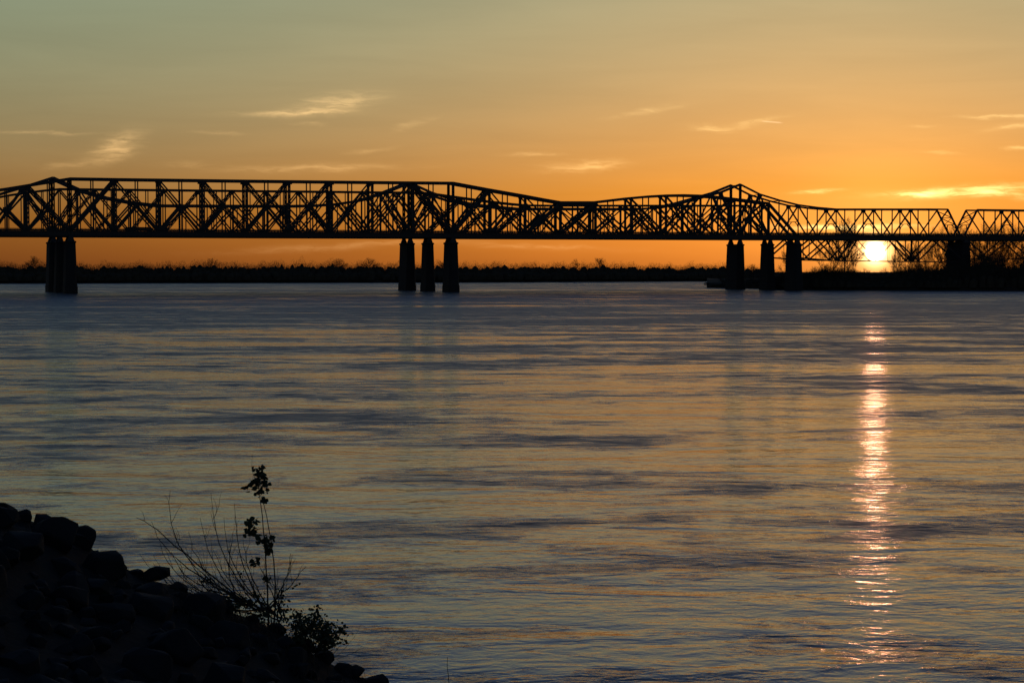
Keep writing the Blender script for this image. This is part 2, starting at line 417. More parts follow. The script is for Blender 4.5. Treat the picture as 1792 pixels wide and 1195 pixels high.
# --- near bridge
A = Bridge('truss_bridge', 'nearest of three parallel bridges, with tall flat top chord between left and middle piers', 945, 7.6, 26.8, .0011, M_steel)
PA = [(-300, 372), (0, 333), (49, 325), (124, 313), (202, 314.2), (430, 317), (650, 319.3), (793, 320.5), (855, 332), (919, 343.3), (978, 354.5), (1042, 354.5), (1102, 347.3), (1132, 344.5), (1161, 342.7), (1192, 342), (1221, 342.6), (1250, 344.5), (1280, 348), (1310, 351.5), (1344, 356), (1400, 360)]
def near_truss(br, nd, diags, thick_main=.95, hang=.36, chord=1.15, end=None):
    base = lambda s: br.base(s) + 2.3
    for (s0, z0), (s1, z1) in zip(nd, nd[1:]): br.both('top_chord', (s0, z0), (s1, z1), chord, .9)
    for i, (s, z) in enumerate(nd):
        if i % 2 == 0: br.both('vertical', (s, base(s)), (s, z), thick_main, .8, True)
        else: br.both('hanger', (s, base(s)), (s, z), hang, .4)
        br.struts(s, z, .55 if i % 2 == 0 else .35)
    for i, j, w in diags:            # from top of i to bottom of j, with the sub-strut of its panel
        (si, zi), (sj, zj) = nd[i], nd[j]
        br.both('diagonal', (si, zi - .3), (sj, base(sj)), w, .7 if w > .6 else .5, w > .7)
        br.gusset(si, zi - .5, .9 if w < .8 else 1.4)
        k = (i + j) // 2
        if abs(i - j) == 2:
            zm = (zi + base(sj)) / 2
            br.both('sub_strut', (nd[k][0], zm), (si, base(si)), .7, .5)
            br.gusset(nd[k][0], zm, .9)
nA0 = nodes_between(A, -180, 124, 8, PA)
near_truss(A, nA0, [(6, 8, 1.2), (6, 4, .5), (4, 2, .5), (2, 0, .5)])
nA1 = nodes_between(A, 124, 793, 18, PA)
near_truss(A, nA1, [(2, 0, 1.2), (2, 4, .5), (4, 6, .5), (6, 8, .8), (8, 10, .8), (10, 8, .8), (12, 10, 1.0), (14, 12, .5), (16, 14, .6), (16, 18, 1.3)])
nA2 = nodes_between(A, 793, 1042, 8, PA)
near_truss(A, nA2, [(2, 0, 1.3), (2, 4, .5), (4, 6, .5), (6, 4, .7), (8, 6, .7)])
A.both('link_chord', (nA2[6][0], nA2[6][1] - .7), (nA2[8][0], nA2[8][1] - .7), 1.3, .9)
nA3 = nodes_between(A, 1042, 1344, 10, PA)
near_truss(A, nA3, [(0, 2, .6), (2, 4, .7), (4, 6, .7), (6, 4, .7), (8, 6, .8), (10, 8, .7)], .75)
sAe = s_of(1395, A.D)
A.both('end_post', (nA3[-1][0], nA3[-1][1]), (sAe, A.base(sAe) + 1.6), 1.25, 1.0)
A.member('portal_strut', (nA3[-1][0] + 1, 0, nA3[-1][1] - 1.2), (nA3[-1][0] + 1, A.w, nA3[-1][1] - 1.2), 1.4, .5)
cuts = [s_of(x, A.D) for x in (-330, 124, 793, 1395, 1690, 1850, 2150)]
for a, b in zip(cuts, cuts[1:]): A.deck(a, b - .05)
for x in (124, 793, 1395): A.pier(s_of(x, A.D), 4.0)
A.pier(s_of(1690, A.D), 4.2, ztop=A.base(s_of(1690, A.D)) - 1.2)
zb = lambda s: lerp_table([(s_of(1395, A.D), 17.6), (s_of(1462, A.D), 15.9), (s_of(1690, A.D), 15.2)], s)
A.deck_truss([(s_of(x, A.D), k) for x, k in ((1396, 't'), (1428, 't'), (1463, 'b'), (1498, 't'), (1532, 'v'), (1566, 't'), (1607, 'b'), (1645, 't'), (1690, 't'))], zb)
A.both('under_diagonal', (s_of(1428, A.D), A.base(300) + .3), (s_of(1398, A.D), 20.0), .7, .55)
A.both('under_diagonal', (s_of(1645, A.D), A.base(380) + .3), (s_of(1684, A.D), 16.5), .7, .55)
A.deck_truss([(s_of(x, A.D), k) for x, k in ((1692, 't'), (1728, 'b'), (1765, 't'), (1802, 'b'), (1850, 't'))], lambda s: 17.0)

# --- middle bridge
B = Bridge('truss_bridge', 'middle of the three parallel bridges, its lower level top chord seen through the nearer truss', 981, 7.0, 27.0, .0011, M_steel)
PB = [(-300, 372), (0, 347), (20, 341), (75, 334), (106, 331), (400, 334), (700, 337), (750, 338), (800, 345), (850, 352), (918, 359.5), (975, 360), (1300, 360), (1400, 360)]
def mid_truss(br, nd, wide):
    base = lambda s: br.base(s) + 2.3
    for (s0, z0), (s1, z1) in zip(nd, nd[1:]): br.both('top_chord', (s0, z0), (s1, z1), .85, .7)
    for i, (s, z) in enumerate(nd):
        if i % 2: br.both('hanger', (s, base(s)), (s, z), .3, .3)
        else: br.both('vertical', (s, base(s)), (s, z), .38, .45)
        br.struts(s, z, .35)
    for i in range(0, len(nd), 2):
        for j in (i - 2, i + 2):
            if 0 <= j < len(nd):
                w = wide(i, j)
                if w: br.both('diagonal', (nd[i][0], nd[i][1] - .3), (nd[j][0], base(nd[j][0])), w, .5, w > .7)
nB0 = nodes_between(B, -200, 106, 10, PB); mid_truss(B, nB0, lambda i, j: .4)
nB1 = nodes_between(B, 106, 750, 22, PB)
mid_truss(B, nB1, lambda i, j: (.75 if j < i else .45) if i < 12 else (.75 if j > i else .45))
nB2 = nodes_between(B, 750, 1310, 20, PB)
mid_truss(B, nB2, lambda i, j: (1.1 if j < i else .4) if i <= 10 else (.8 if j > i else .45))
sBe = s_of(1346, B.D)
B.both('end_post', (nB2[-1][0], nB2[-1][1]), (sBe, B.base(sBe) + 1.6), 1.0, .9)
cuts = [s_of(x, B.D) for x in (-330, 106, 750, 1346, 1676, 1850, 2150)]
for a, b in zip(cuts, cuts[1:]): B.deck(a, b - .05)
for x in (106, 752, 1348): B.pier(s_of(x, B.D), 3.4)
B.pier(s_of(1676, B.D), 3.6, ztop=B.base(s_of(1676, B.D)) - 1.2)
zbB = lambda s: lerp_table([(s_of(1346, B.D), 17.8), (s_of(1420, B.D), 16.2), (s_of(1676, B.D), 15.3)], s)
B.deck_truss([(s_of(x, B.D), k) for x, k in ((1347, 't'), (1382, 't'), (1416, 'b'), (1456, 't'), (1478, 'b'), (1500, 't'), (1533, 'v'), (1567, 't'), (1596, 'b'), (1630, 't'), (1676, 't'))], zbB)
B.both('under_diagonal', (s_of(1382, B.D), B.base(300) + .3), (s_of(1350, B.D), 18.6), .7, .55)

# --- far bridge
C = Bridge('truss_bridge', 'farthest of the three parallel bridges, its top chord peaking over each pier', 1018, 12.0, 27.3, .0011, M_steel2)
PC = [(-300, 385), (-40, 352), (6, 339), (50, 325.5), (94, 311), (140, 332), (186, 346), (232, 354.5), (280, 360), (500, 361), (556, 360), (600, 357), (640, 350), (680, 336), (718, 320.5), (752, 336.5), (785, 347.5), (820, 357.5), (868, 362), (905, 365.5), (1135, 366), (1170, 362), (1200, 354), (1232, 345), (1262, 336.5), (1295, 323), (1328, 340), (1360, 350), (1393, 358.5), (1425, 363), (1458, 366.3), (1700, 366.3), (2300, 367)]
def far_truss(br, nd, first_apex=1, sway_from=1e9, heavy=(), chord=1.15):
    base = lambda s: br.base(s) + 2.3
    for (s0, z0), (s1, z1) in zip(nd, nd[1:]): br.both('top_chord', (s0, z0), (s1, z1), chord, 1.0)
    for i, (s, z) in enumerate(nd):
        apex = i % 2 == first_apex
        br.both('vertical', (s, base(s)), (s, z), 1.15 if i in heavy else .36, .6, i in heavy)
        br.struts(s, z, .5)
        if apex:
            br.gusset(s, z - .7, 1.25)
            for j in (i - 1, i + 1):
                if 0 <= j < len(nd):
                    w = 1.15 if j in heavy else .55
                    br.both('diagonal', (s, z - .4), (nd[j][0], base(nd[j][0])), w, .6, w > .9)
            if s > sway_from: br.sway(s, z - .5, base(s))
nC0 = nodes_between(C, -226, 94, 6, PC); far_truss(C, nC0, 1, heavy=(6,))
nC1 = nodes_between(C, 94, 718, 14, PC); far_truss(C, nC1, 1, heavy=(0, 14))
nC2 = nodes_between(C, 718, 1295, 16, PC); far_truss(C, nC2, 1, sway_from=s_of(1200, C.D), heavy=(0, 16))
nC3 = nodes_between(C, 1295, 1625, 10, PC); far_truss(C, nC3, 1, sway_from=0, heavy=(0,), chord=.85)
s_end, s_bot = s_of(1658, C.D), s_of(1682, C.D); z_end = nC3[-1][1]
C.both('top_chord', nC3[-1], (s_end, z_end), .85, 1.0)
C.both('diagonal', (s_end, z_end - .4), (nC3[-1][0], C.base(s_end) + 2.3), .5, .5)
def end_portal(se, ze, sb):
    zb = C.base(sb) + 2.2
    C.both('end_post', (se, ze), (sb, zb), .85, .8)
    f = lambda k: (se + (sb - se) * k, ze + (zb - ze) * k)
    w = C.w
    for k0, k1 in ((.05, .3), (.3, .55)):
        (sa, za), (sc_, zc) = f(k0), f(k1)
        C.member('sway_brace', (sa, 0, za), (sc_, w, zc), .35, .3); C.member('sway_brace', (sa, w, za), (sc_, 0, zc), .35, .3)
        C.member('portal_strut', (sc_, 0, zc), (sc_, w, zc), .5, .4)
    for (k0, d0), (k1, d1) in (((.84, 0), (.66, w * .12)), ((.66, w * .12), (.55, w * .34)), ((.84, w), (.66, w * .88)), ((.66, w * .88), (.55, w * .66))):
        (sa, za), (sc_, zc) = f(k0), f(k1); C.member('knee_brace', (sa, d0, za), (sc_, d1, zc), .45, .4)
end_portal(s_end, z_end, s_bot)
s2a, s2b = s_of(1706 + 17, C.D), s_of(1684 + 17, C.D)
s2b = s_bot + 1.5; s2a = s2b + (s_bot - s_end)
end_portal(s2a, z_end, s2b)
step = nC3[3][0] - nC3[2][0]
nC4 = [(s2a + step * i, z_end) for i in range(0, 17)]
C.both('diagonal', (s2a, z_end - .4), (s2a + step, C.base(s2a) + 2.3), .5, .5)
far_truss(C, nC4[1:], 1, sway_from=0, chord=.85)
C.both('top_chord', nC4[0], nC4[1], .85, 1.0)
cuts = [s_of(x, C.D) for x in (-330, 94, 718, 1295)] + [s_bot, s_bot + 147, s_bot + 200]
for a, b in zip(cuts, cuts[1:]): C.deck(a, b - .05, depth=2.6)
for x in (94, 718, 1295): C.pier(s_of(x, C.D), 3.9)
C.pier(s_bot + .6, 4.2)

# freight car standing on the middle bridge
fs0, fs1 = s_of(219, B.D), s_of(271, B.D); fz = B.base(fs0) + 2.45
car = empty('freight_car', NV * (B.D + B.w / 2) + EV * (fs0 + fs1) / 2 + Vector((0, 0, fz)))
tag(car, 'low dark freight car on the bridge deck between the left pier and the span centre', 'freight car')
def part_box(name, parent, c, size, mat, taper=1.0):
    v = []
    for z, k in ((-.5, 1.0), (.5, taper)):
        for x, y in ((-.5, -.5), (.5, -.5), (.5, .5), (-.5, .5)):
            p = EV * (c[0] + x * size[0] * k) + NV * (c[1] + y * size[1] * k); v.append((p.x, p.y, c[2] + z * size[2]))
    return pydata(name, v, [(3, 2, 1, 0), (4, 5, 6, 7), (0, 1, 5, 4), (1, 2, 6, 5), (2, 3, 7, 6), (3, 0, 4, 7)], mat, parent)
ln = fs1 - fs0
part_box('frame', car, (0, 0, .9), (ln, 2.6, .3), M_rust)
part_box('body', car, (0, 0, 1.6), (ln * .94, 2.7, 1.1), M_rust)
part_box('load', car, (-.4, 0, 2.32), (ln * .86, 2.2, .34), M_rust, .86)
for sx in (-1, 1):
    bogie = part_box('bogie', car, (sx * ln * .36, 0, .62), (2.2, 2.0, .25), M_steel)
    for wx in (-.75, .75):
        v = []; f = []
        c = EV * (sx * ln * .36 + wx) + Vector((0, 0, .46))
        for y in (-.95, .95):
            for k in range(12):
                a = k * math.pi / 6; p = c + EV * .45 * math.cos(a) + NV * y + Vector((0, 0, .45 * math.sin(a))); v.append(tuple(p))
        f = [tuple(range(11, -1, -1)), tuple(range(12, 24))] + [(k, (k + 1) % 12, 12 + (k + 1) % 12, 12 + k) for k in range(12)]
        pydata('wheel', v, f, M_steel, bogie)

# ------------------------------------------------------------------ bare trees
def tree_meshes(seed, height, spread, twigs, trunk_r, lean=.0, first=.28):
    r = random.Random(seed); tv, tf, cv, cf = [], [], [], []
    def prism(v, f, a, b, ra, rb, n):
        z = (b - a); 
        if z.length < 1e-4: return
        z.normalize(); x = z.orthogonal().normalized(); y = z.cross(x); i0 = len(v)
        for p, q in ((a, ra), (b, rb)):
            for k in range(n):
                t = 2 * math.pi * k / n; v.append(tuple(p + x * math.cos(t) * q + y * math.sin(t) * q))
        for k in range(n): f.append((i0 + k, i0 + (k + 1) % n, i0 + n + (k + 1) % n, i0 + n + k))
    def grow(p, d, ln, rad, lev):
        steps = 3 if lev < 3 else 2
        for i in range(steps):
            d2 = (d + Vector((r.gauss(0, .16), r.gauss(0, .16), r.gauss(.04, .1)))).normalized()
            q = p + d2 * ln / steps
            prism(cv, cf, p, q, rad * (1 - .25 * i / steps), rad * (1 - .25 * (i + 1) / steps), 4 if lev < 2 else 3)
            p, d = q, d2
            if lev < twigs and (i or lev):
                for _ in range(r.choice((1, 1, 2))):
                    ax = Vector((r.gauss(0, 1), r.gauss(0, 1), r.gauss(0, .5))).normalized()
                    nd = (d + ax * r.uniform(.5, .95)).normalized()
                    grow(p, nd, ln * r.uniform(.5, .75), max(.022, rad * .55), lev + 1)
        if lev < twigs:
            for _ in range(2):
                nd = (d + Vector((r.gauss(0, .4), r.gauss(0, .4), r.gauss(.1, .25)))).normalized()
                grow(p, nd, ln * r.uniform(.55, .8), max(.022, rad * .6), lev + 1)
    p = Vector((0, 0, -.4)); d = Vector((lean, 0, 1)).normalized(); n = 7; lens = height * .62 / n
    for i in range(n):
        d = (d + Vector((r.gauss(0, .05), r.gauss(0, .05), .03))).normalized(); q = p + d * lens
        prism(tv, tf, p, q, trunk_r * (1 - .75 * i / n), trunk_r * (1 - .75 * (i + 1) / n), 7)
        p = q
        if i / n >= first:
            for _ in range(r.choice((1, 2, 2))):
                a = r.uniform(0, 6.283); up = r.uniform(.45, 1.1)
                grow(p, Vector((math.cos(a) * spread, math.sin(a) * spread, up)).normalized(), height * r.uniform(.14, .22), trunk_r * .33, 1)
    for _ in range(3):
        a = r.uniform(0, 6.283)
        grow(p, Vector((math.cos(a) * .35, math.sin(a) * .35, 1)).normalized(), height * .2, trunk_r * .3, 1)
    t = bpy.data.meshes.new('trunk'); t.from_pydata(tv, [], tf); t.materials.append(M_bark)
    c = bpy.data.meshes.new('crown'); c.from_pydata(cv, [], cf); c.materials.append(M_bark)
    return t, c
TREES = [tree_meshes(1, 20, .75, 4, .30), tree_meshes(2, 20, .55, 4, .26, .04), tree_meshes(3, 20, .95, 4, .32, -.03), tree_meshes(4, 20, .6, 4, .24, .08, .4), tree_meshes(8, 20, 1.05, 4, .34, 0, .15)]
def bare_tree(px, ytop, base, kind, label, group, name='bare_tree', wide=1.0):
    """stands at the ground point base; its height reaches the photographed top"""
    k = Vector((base.x, base.y, 0)).length; r = ray(px, ytop)
    ztop = EYE + r.z * (base.y / r.y); h = max(2.0, ztop - base.z)
    o = empty(name, base); tag(o, label, 'tree', group)
    o.rotation_euler = (0, 0, R.uniform(0, 6.28)); s = h / 20
    o.scale = (s * wide, s * wide, s)
    t, c = TREES[kind]
    mesh_obj('trunk', t, None, o); mesh_obj('crown', c, None, o)
    return o
def bank_point(px, back, shore_y):
    p = on_level(px, shore_y); d = Vector((p.x, p.y, 0)).normalized(); q = p + d * back; q.z = 3.0
    return q
shore_at = lambda px: lerp_table(SIDE_SHORE, px)
# individually readable trees
SP_ = [(1323, 463, 130, 4, 'round-crowned bare tree standing between the two slimmer right-hand piers', 1.3),
       (1374, 438, 60, 1, 'crooked bare sapling seen between the middle and nearest right-hand piers', .8),
       (1440, 424, 70, 3, 'slim bare tree just right of the nearest right-hand pier', .6),
       (1478, 386, 170, 2, 'bare tree whose crown rises above the deck left of the sun, wider of two', .9),
       (1488, 390, 175, 1, 'bare tree whose crown rises above the deck just left of the sun, thinner of two', .8),
       (1262, 487, 20, 4, 'small bare shrub tree on the tip of the point left of the pier', 1.2)]
for px, yt, back, k, lab, wd in SP_:
    p = bank_point(px, back, shore_at(px)); p.z = 1.6 if back > 120 else 3.0
    bare_tree(px, yt, p, k, lab, None, wide=wd)
def grove(spec, label, group, wide=.75):
    for px, yt, back in spec:
        p = bank_point(px, back, shore_at(px)); p.z = 1.6 if back > 120 else 2.9
        bare_tree(px, yt, p, R.randrange(4), label, group, wide=wide)
grove([(1455, 430, 45), (1470, 440, 30), (1484, 432, 70), (1493, 445, 25), (1462, 448, 18)], 'thin bare tree under the deck truss just left of the sun', 'bare trees left of the sun', .55)
grove([(1511, 470, 20), (1521, 474, 12), (1528, 476, 30), (1541, 473, 16), (1549, 469, 24), (1535, 477, 10)], 'small bare sapling on the bank directly below the sun', 'saplings below the sun', .9)
grove([(1572, 432, 40), (1583, 425, 80), (1594, 440, 28), (1606, 428, 60), (1617, 436, 34), (1627, 424, 90), (1638, 431, 45), (1649, 438, 22), (1600, 418, 120), (1655, 420, 110), (1563, 446, 22)],
      'slim bare tree under the deck truss between the sun and the right abutment pier', 'bare trees right of the sun', .6)
grove([(1640, 399, 150), (1657, 404, 165), (1672, 392, 170), (1703, 400, 150), (1716, 395, 170), (1730, 401, 160), (1745, 396, 172), (1760, 399, 150), (1776, 393, 168), (1790, 398, 155), (1808, 396, 160)],
      'tall bare tree rising behind the right end of the far bridge', 'tall bare trees behind the right end', .7)
grove([(1704, 428, 40), (1713, 436, 30), (1722, 430, 60), (1738, 425, 50), (1747, 440, 24), (1756, 428, 70), (1766, 434, 32), (1775, 424, 55), (1784, 437, 26), (1794, 430, 44), (1750, 446, 18), (1730, 445, 20)],
      'dense bare tree on the bank at the right edge of the picture', 'bare trees at the right edge', .8)

# ------------------------------------------------------------------ brush on the point (one mass) and the far wood
def clumps(name, label, spots, mat):
    """spots: (x, y, z, radius, height, n, leaf): tangled twigs and dead leaves as small faces with real spread"""
    v = []; f = []
    for x, y, z, rad, h, n, lf in spots:
        # thick inner mass of stems, uneven
        sg = 9; i0 = len(v); lv = ((0, .95), (.36, .90), (.52, .68), (.62, .38))
        for kz, kr in lv:
            for j in range(sg):
                a = 2 * math.pi * j / sg; q = rad * kr * R.uniform(.7, 1.1); v.append((x + math.cos(a) * q, y + math.sin(a) * q, z + h * kz * R.uniform(.86, 1.08)))
        v.append((x, y, z + h * R.uniform(.62, .76)))
        for i in range(len(lv) - 1):
            for j in range(sg): p, q = i0 + i * sg, i0 + (i + 1) * sg; f.append((p + j, p + (j + 1) % sg, q + (j + 1) % sg, q + j))
        for j in range(sg): p = i0 + (len(lv) - 1) * sg; f.append((p + j, p + (j + 1) % sg, i0 + len(lv) * sg))
        for _ in range(n):
            a = R.uniform(0, 6.283); rr = rad * math.sqrt(R.random()); k = R.random() ** .6
            px_, py_ = x + math.cos(a) * rr, y + math.sin(a) * rr; pz_ = z + k * h * (1 - .38 * (rr / rad) ** 2)
            i0 = len(v); c = Vector((px_, py_, pz_))
            if R.random() < .6:       # twig
                d = Vector((R.gauss(0, .3), R.gauss(0, .3), 1)).normalized() * R.uniform(.5, 1.6) * min(1.5, h / 6)
                w = R.uniform(.03, .06) * (1 + lf); o = Vector((R.gauss(0, 1), R.gauss(0, 1), 0)).normalized() * w
                v += [tuple(c - o), tuple(c + o), tuple(c + d)]; f.append((i0, i0 + 1, i0 + 2))
            else:
                s = lf * R.uniform(.4, 1.2); u = Vector((R.gauss(0, 1), R.gauss(0, 1), R.gauss(0, 1))).normalized() * s
                w = u.orthogonal().normalized() * s * R.uniform(.5, 1)
                v += [tuple(c - u), tuple(c + w), tuple(c + u), tuple(c - w * .8)]; f.append((i0, i0 + 1, i0 + 2, i0 + 3))
    o = pydata(name, v, f, mat); tag(o, label, kind='stuff'); return o
BRUSH = [(1238, 497), (1256, 494), (1266, 490), (1300, 489), (1330, 486), (1355, 481), (1400, 480), (1425, 473), (1440, 465), (1456, 469), (1475, 466), (1492, 472), (1508, 483), (1520, 488), (1545, 488), (1556, 480), (1572, 470), (1600, 463), (1625, 466), (1660, 462), (1690, 456), (1708, 452), (1722, 449), (1738, 446), (1750, 454), (1768, 461), (1785, 456), (1810, 450), (2050, 446)]
spots = []
px = 1239.0
while px < 2050:
    for row in range(5):
        x = px + R.uniform(-3, 3)
        back = (2.5, 7, 14, 26, 45)[row] + R.uniform(-2, 2)
        yt = lerp_table(BRUSH, x) + R.uniform(-3, 5)
        p = bank_point(x, back, shore_at(x)); r = ray(x, yt)
        top = EYE + r.z * (p.y / r.y); frac = (.55, .75, .9, 1.0, 1.0)[row]
        h = max(.8, (top - 2.3) * frac * R.uniform(.9, 1.22))
        spots.append((p.x, p.y, 1.6 if row == 0 else 2.3, 2.6, h, int(60 + 34 * h), .2))
    px += 5.2
clumps('bank_brush', 'tangled dry brush covering the point of land', spots, M_brush)
FW = [(-420, 459), (0, 459.5), (60, 459), (130, 460), (200, 460), (260, 459.5), (330, 459), (380, 457.5), (420, 460), (480, 457), (560, 457.5), (590, 455.5), (620, 457), (660, 458), (700, 460), (760, 459), (800, 461), (850, 460), (930, 460), (1000, 460), (1050, 459), (1100, 461), (1180, 462.5), (1260, 460), (1290, 464), (1330, 468), (1360, 472), (1400, 475.5), (1490, 473), (1508, 476.5), (1552, 476.5), (1570, 473), (1680, 470), (2300, 468)]
far_at = lambda px: lerp_table(FAR_SHORE, px)
def far_spots(rows):
    out = []
    px = -160.0
    while px < 1950:
        for row in range(3):
            x = px + R.uniform(-3, 3); p = on_level(x, far_at(x)); d = Vector((p.x, p.y, 0)).normalized()
            q = p + d * ((6, 22, 55)[row] + R.uniform(-4, 4)); r = ray(x, lerp_table(FW, x) + R.choice((0, 0, 1.5, 3)) - R.random() * 1.6 - 1.2)
            top = EYE + r.z * (q.y / r.y); h = max(3, (top - 2.5) * (.6, .9, 1.0)[row])
            
            out.append((q.x, q.y, 2.0, R.uniform(3.8, 8.0) if row else 5.0, h * (1.06 + .09 * math.sin(x * .11) + .06 * math.sin(x * .37 + 1) + R.uniform(-.1, .06)), 420 if row else 60, .27))
        px += 6.0
    return out
clumps('far_wood', 'dark line of winter woods along the far bank', far_spots(0), M_brush)
for px, yt, k, lab, wd in ((52, 449, 4, 'spreading bare tree standing above the far woods at the left edge', 1.3), (373, 453, 4, 'bare tree standing above the far woods under the left main span', 1.2),
                           (590, 453.5, 2, 'broad bare tree above the far woods left of the middle piers', 1.4), (645, 453, 2, 'widest bare treetop above the far woods just left of the middle piers', 1.6),
                           (1050, 450.5, 1, 'ragged bare tree above the far woods between middle and right piers', 1.0), (1008, 454, 3, 'thin bare tree above the far woods left of the ragged one', .9),
                           (775, 457, 2, 'small bare tree on the far bank between the two right ones of the middle piers', 1.5)):
    p = on_level(px, far_at(px)); d = Vector((p.x, p.y, 0)).normalized(); p = p + d * 30; p.z = 3.0
    bare_tree(px, yt, p, k, lab, 'bare trees on the far bank', wide=wd)

# ------------------------------------------------------------------ near bank: riprap slope
CREST_Y = 31.0
SIL = [(-260, 830), (-120, 862), (0, 897), (60, 912), (120, 922), (160, 962), (200, 985), (250, 1003), (300, 1020), (360, 1045), (420, 1070), (480, 1092), (530, 1125), (580, 1155), (640, 1185), (700, 1212), (900, 1330), (1300, 1560), (1700, 1800)]
ZC = [((x - 896) / FPX * CREST_Y, at_dist(x, y, CREST_Y).z - .02) for x, y in SIL]
def ground(x, y):
    z = lerp_table(ZC, x)
    if x < ZC[0][0]: z = min(9.6, z + (ZC[0][0] - x) * .3)
    if y > CREST_Y: z -= .55 * (y - CREST_Y) + .03 * (y - CREST_Y) ** 2
    else: z += (y - CREST_Y) * -.02
    m = 9.75 - .55 * max(0, math.hypot(x, y + 1.2) - 1.5)
    if y < -1 : m = 9.75 - .02 * abs(y) - (.4 * max(0, x - 3))
    return max(-3.0, z, m)
v = []; f = []; nx, ny = 140, 120
for j in range(ny + 1):
    for i in range(nx + 1):
        x = -32 + 56 * i / nx; y = -14 + 60 * j / ny
        v.append((x, y, ground(x, y) - .02 + R.uniform(-.06, .06)))
for j in range(ny):
    for i in range(nx):
        a = j * (nx + 1) + i; f.append((a, a + 1, a + nx + 2, a + nx + 1))
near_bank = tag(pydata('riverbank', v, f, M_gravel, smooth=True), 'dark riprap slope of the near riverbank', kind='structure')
def rock_mesh(seed):
    r = random.Random(seed); bm = bmesh.new()
    sx, sy, sz = 1, r.uniform(.7, 1), r.uniform(.5, .8)
    for _ in range(26):
        p = Vector((r.gauss(0, 1), r.gauss(0, 1), r.gauss(0, 1))).normalized()
        p = Vector([max(-.8, min(.8, c)) for c in p]) * r.uniform(.85, 1.05)
        bm.verts.new((p.x * sx, p.y * sy, p.z * sz))
    bmesh.ops.convex_hull(bm, input=bm.verts[:])
    bmesh.ops.delete(bm, geom=[q for q in bm.verts if not q.link_faces], context='VERTS')
    bmesh.ops.bevel(bm, geom=bm.edges[:], offset=.05, segments=1, affect='EDGES', profile=.6, clamp_overlap=True)
    me = bpy.data.meshes.new('rock'); bm.to_mesh(me); bm.free(); me.materials.append(M_rock)
    return me
ROCKS = [rock_mesh(k) for k in range(9)]
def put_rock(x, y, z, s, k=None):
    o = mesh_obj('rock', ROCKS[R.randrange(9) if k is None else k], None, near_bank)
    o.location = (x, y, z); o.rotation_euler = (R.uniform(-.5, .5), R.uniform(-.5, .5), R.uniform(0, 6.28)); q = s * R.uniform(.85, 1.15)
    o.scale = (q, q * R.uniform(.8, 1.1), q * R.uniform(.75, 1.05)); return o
# rocks that make the skyline: (px, py of the rock's top, half width in px)
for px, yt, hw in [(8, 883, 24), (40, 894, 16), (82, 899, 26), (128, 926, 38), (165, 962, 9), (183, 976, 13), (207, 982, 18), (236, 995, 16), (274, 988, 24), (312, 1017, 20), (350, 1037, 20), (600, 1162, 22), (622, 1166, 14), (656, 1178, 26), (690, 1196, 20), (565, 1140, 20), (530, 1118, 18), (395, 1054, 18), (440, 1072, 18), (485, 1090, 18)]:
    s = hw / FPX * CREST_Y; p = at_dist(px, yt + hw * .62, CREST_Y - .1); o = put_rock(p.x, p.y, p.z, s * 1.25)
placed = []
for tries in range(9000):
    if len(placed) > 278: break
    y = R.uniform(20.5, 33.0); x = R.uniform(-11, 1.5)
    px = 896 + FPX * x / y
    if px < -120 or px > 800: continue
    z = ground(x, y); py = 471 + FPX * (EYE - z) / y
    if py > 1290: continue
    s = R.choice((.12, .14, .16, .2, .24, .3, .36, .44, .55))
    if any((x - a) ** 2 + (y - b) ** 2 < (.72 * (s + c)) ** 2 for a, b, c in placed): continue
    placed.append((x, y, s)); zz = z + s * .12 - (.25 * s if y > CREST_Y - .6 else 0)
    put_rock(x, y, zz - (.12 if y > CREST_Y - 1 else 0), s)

# ------------------------------------------------------------------ shrubs on the near bank
def stem_mesh(pts, r0, r1, mat, name, parent):
    v = []; f = []; n = 5
    for i, p in enumerate(pts):
        a = pts[max(0, i - 1)]; b = pts[min(len(pts) - 1, i + 1)]; z = (b - a).normalized(); x = z.orthogonal().normalized(); y = z.cross(x)
        rr = r0 + (r1 - r0) * i / (len(pts) - 1)
        for k in range(n):
            t = 2 * math.pi * k / n; v.append(tuple(p + x * math.cos(t) * rr + y * math.sin(t) * rr))
    for i in range(len(pts) - 1):
        for k in range(n): f.append((i * n + k, i * n + (k + 1) % n, (i + 1) * n + (k + 1) % n, (i + 1) * n + k))
    return pydata(name, v, f, mat, parent)
def curve(a, b, bow, n=9, wob=.012):
    side = Vector((R.gauss(0, .3), R.gauss(0, .6), 0)); out = []
    for i in range(n + 1):
        t = i / n; p = a.lerp(b, t) + bow * (4 * t * (1 - t)) + side * (t * (1 - t)) * .3
        p += Vector((R.gauss(0, wob), R.gauss(0, wob), R.gauss(0, wob))) * (1 if 0 < i < n else 0); out.append(p)
    return out
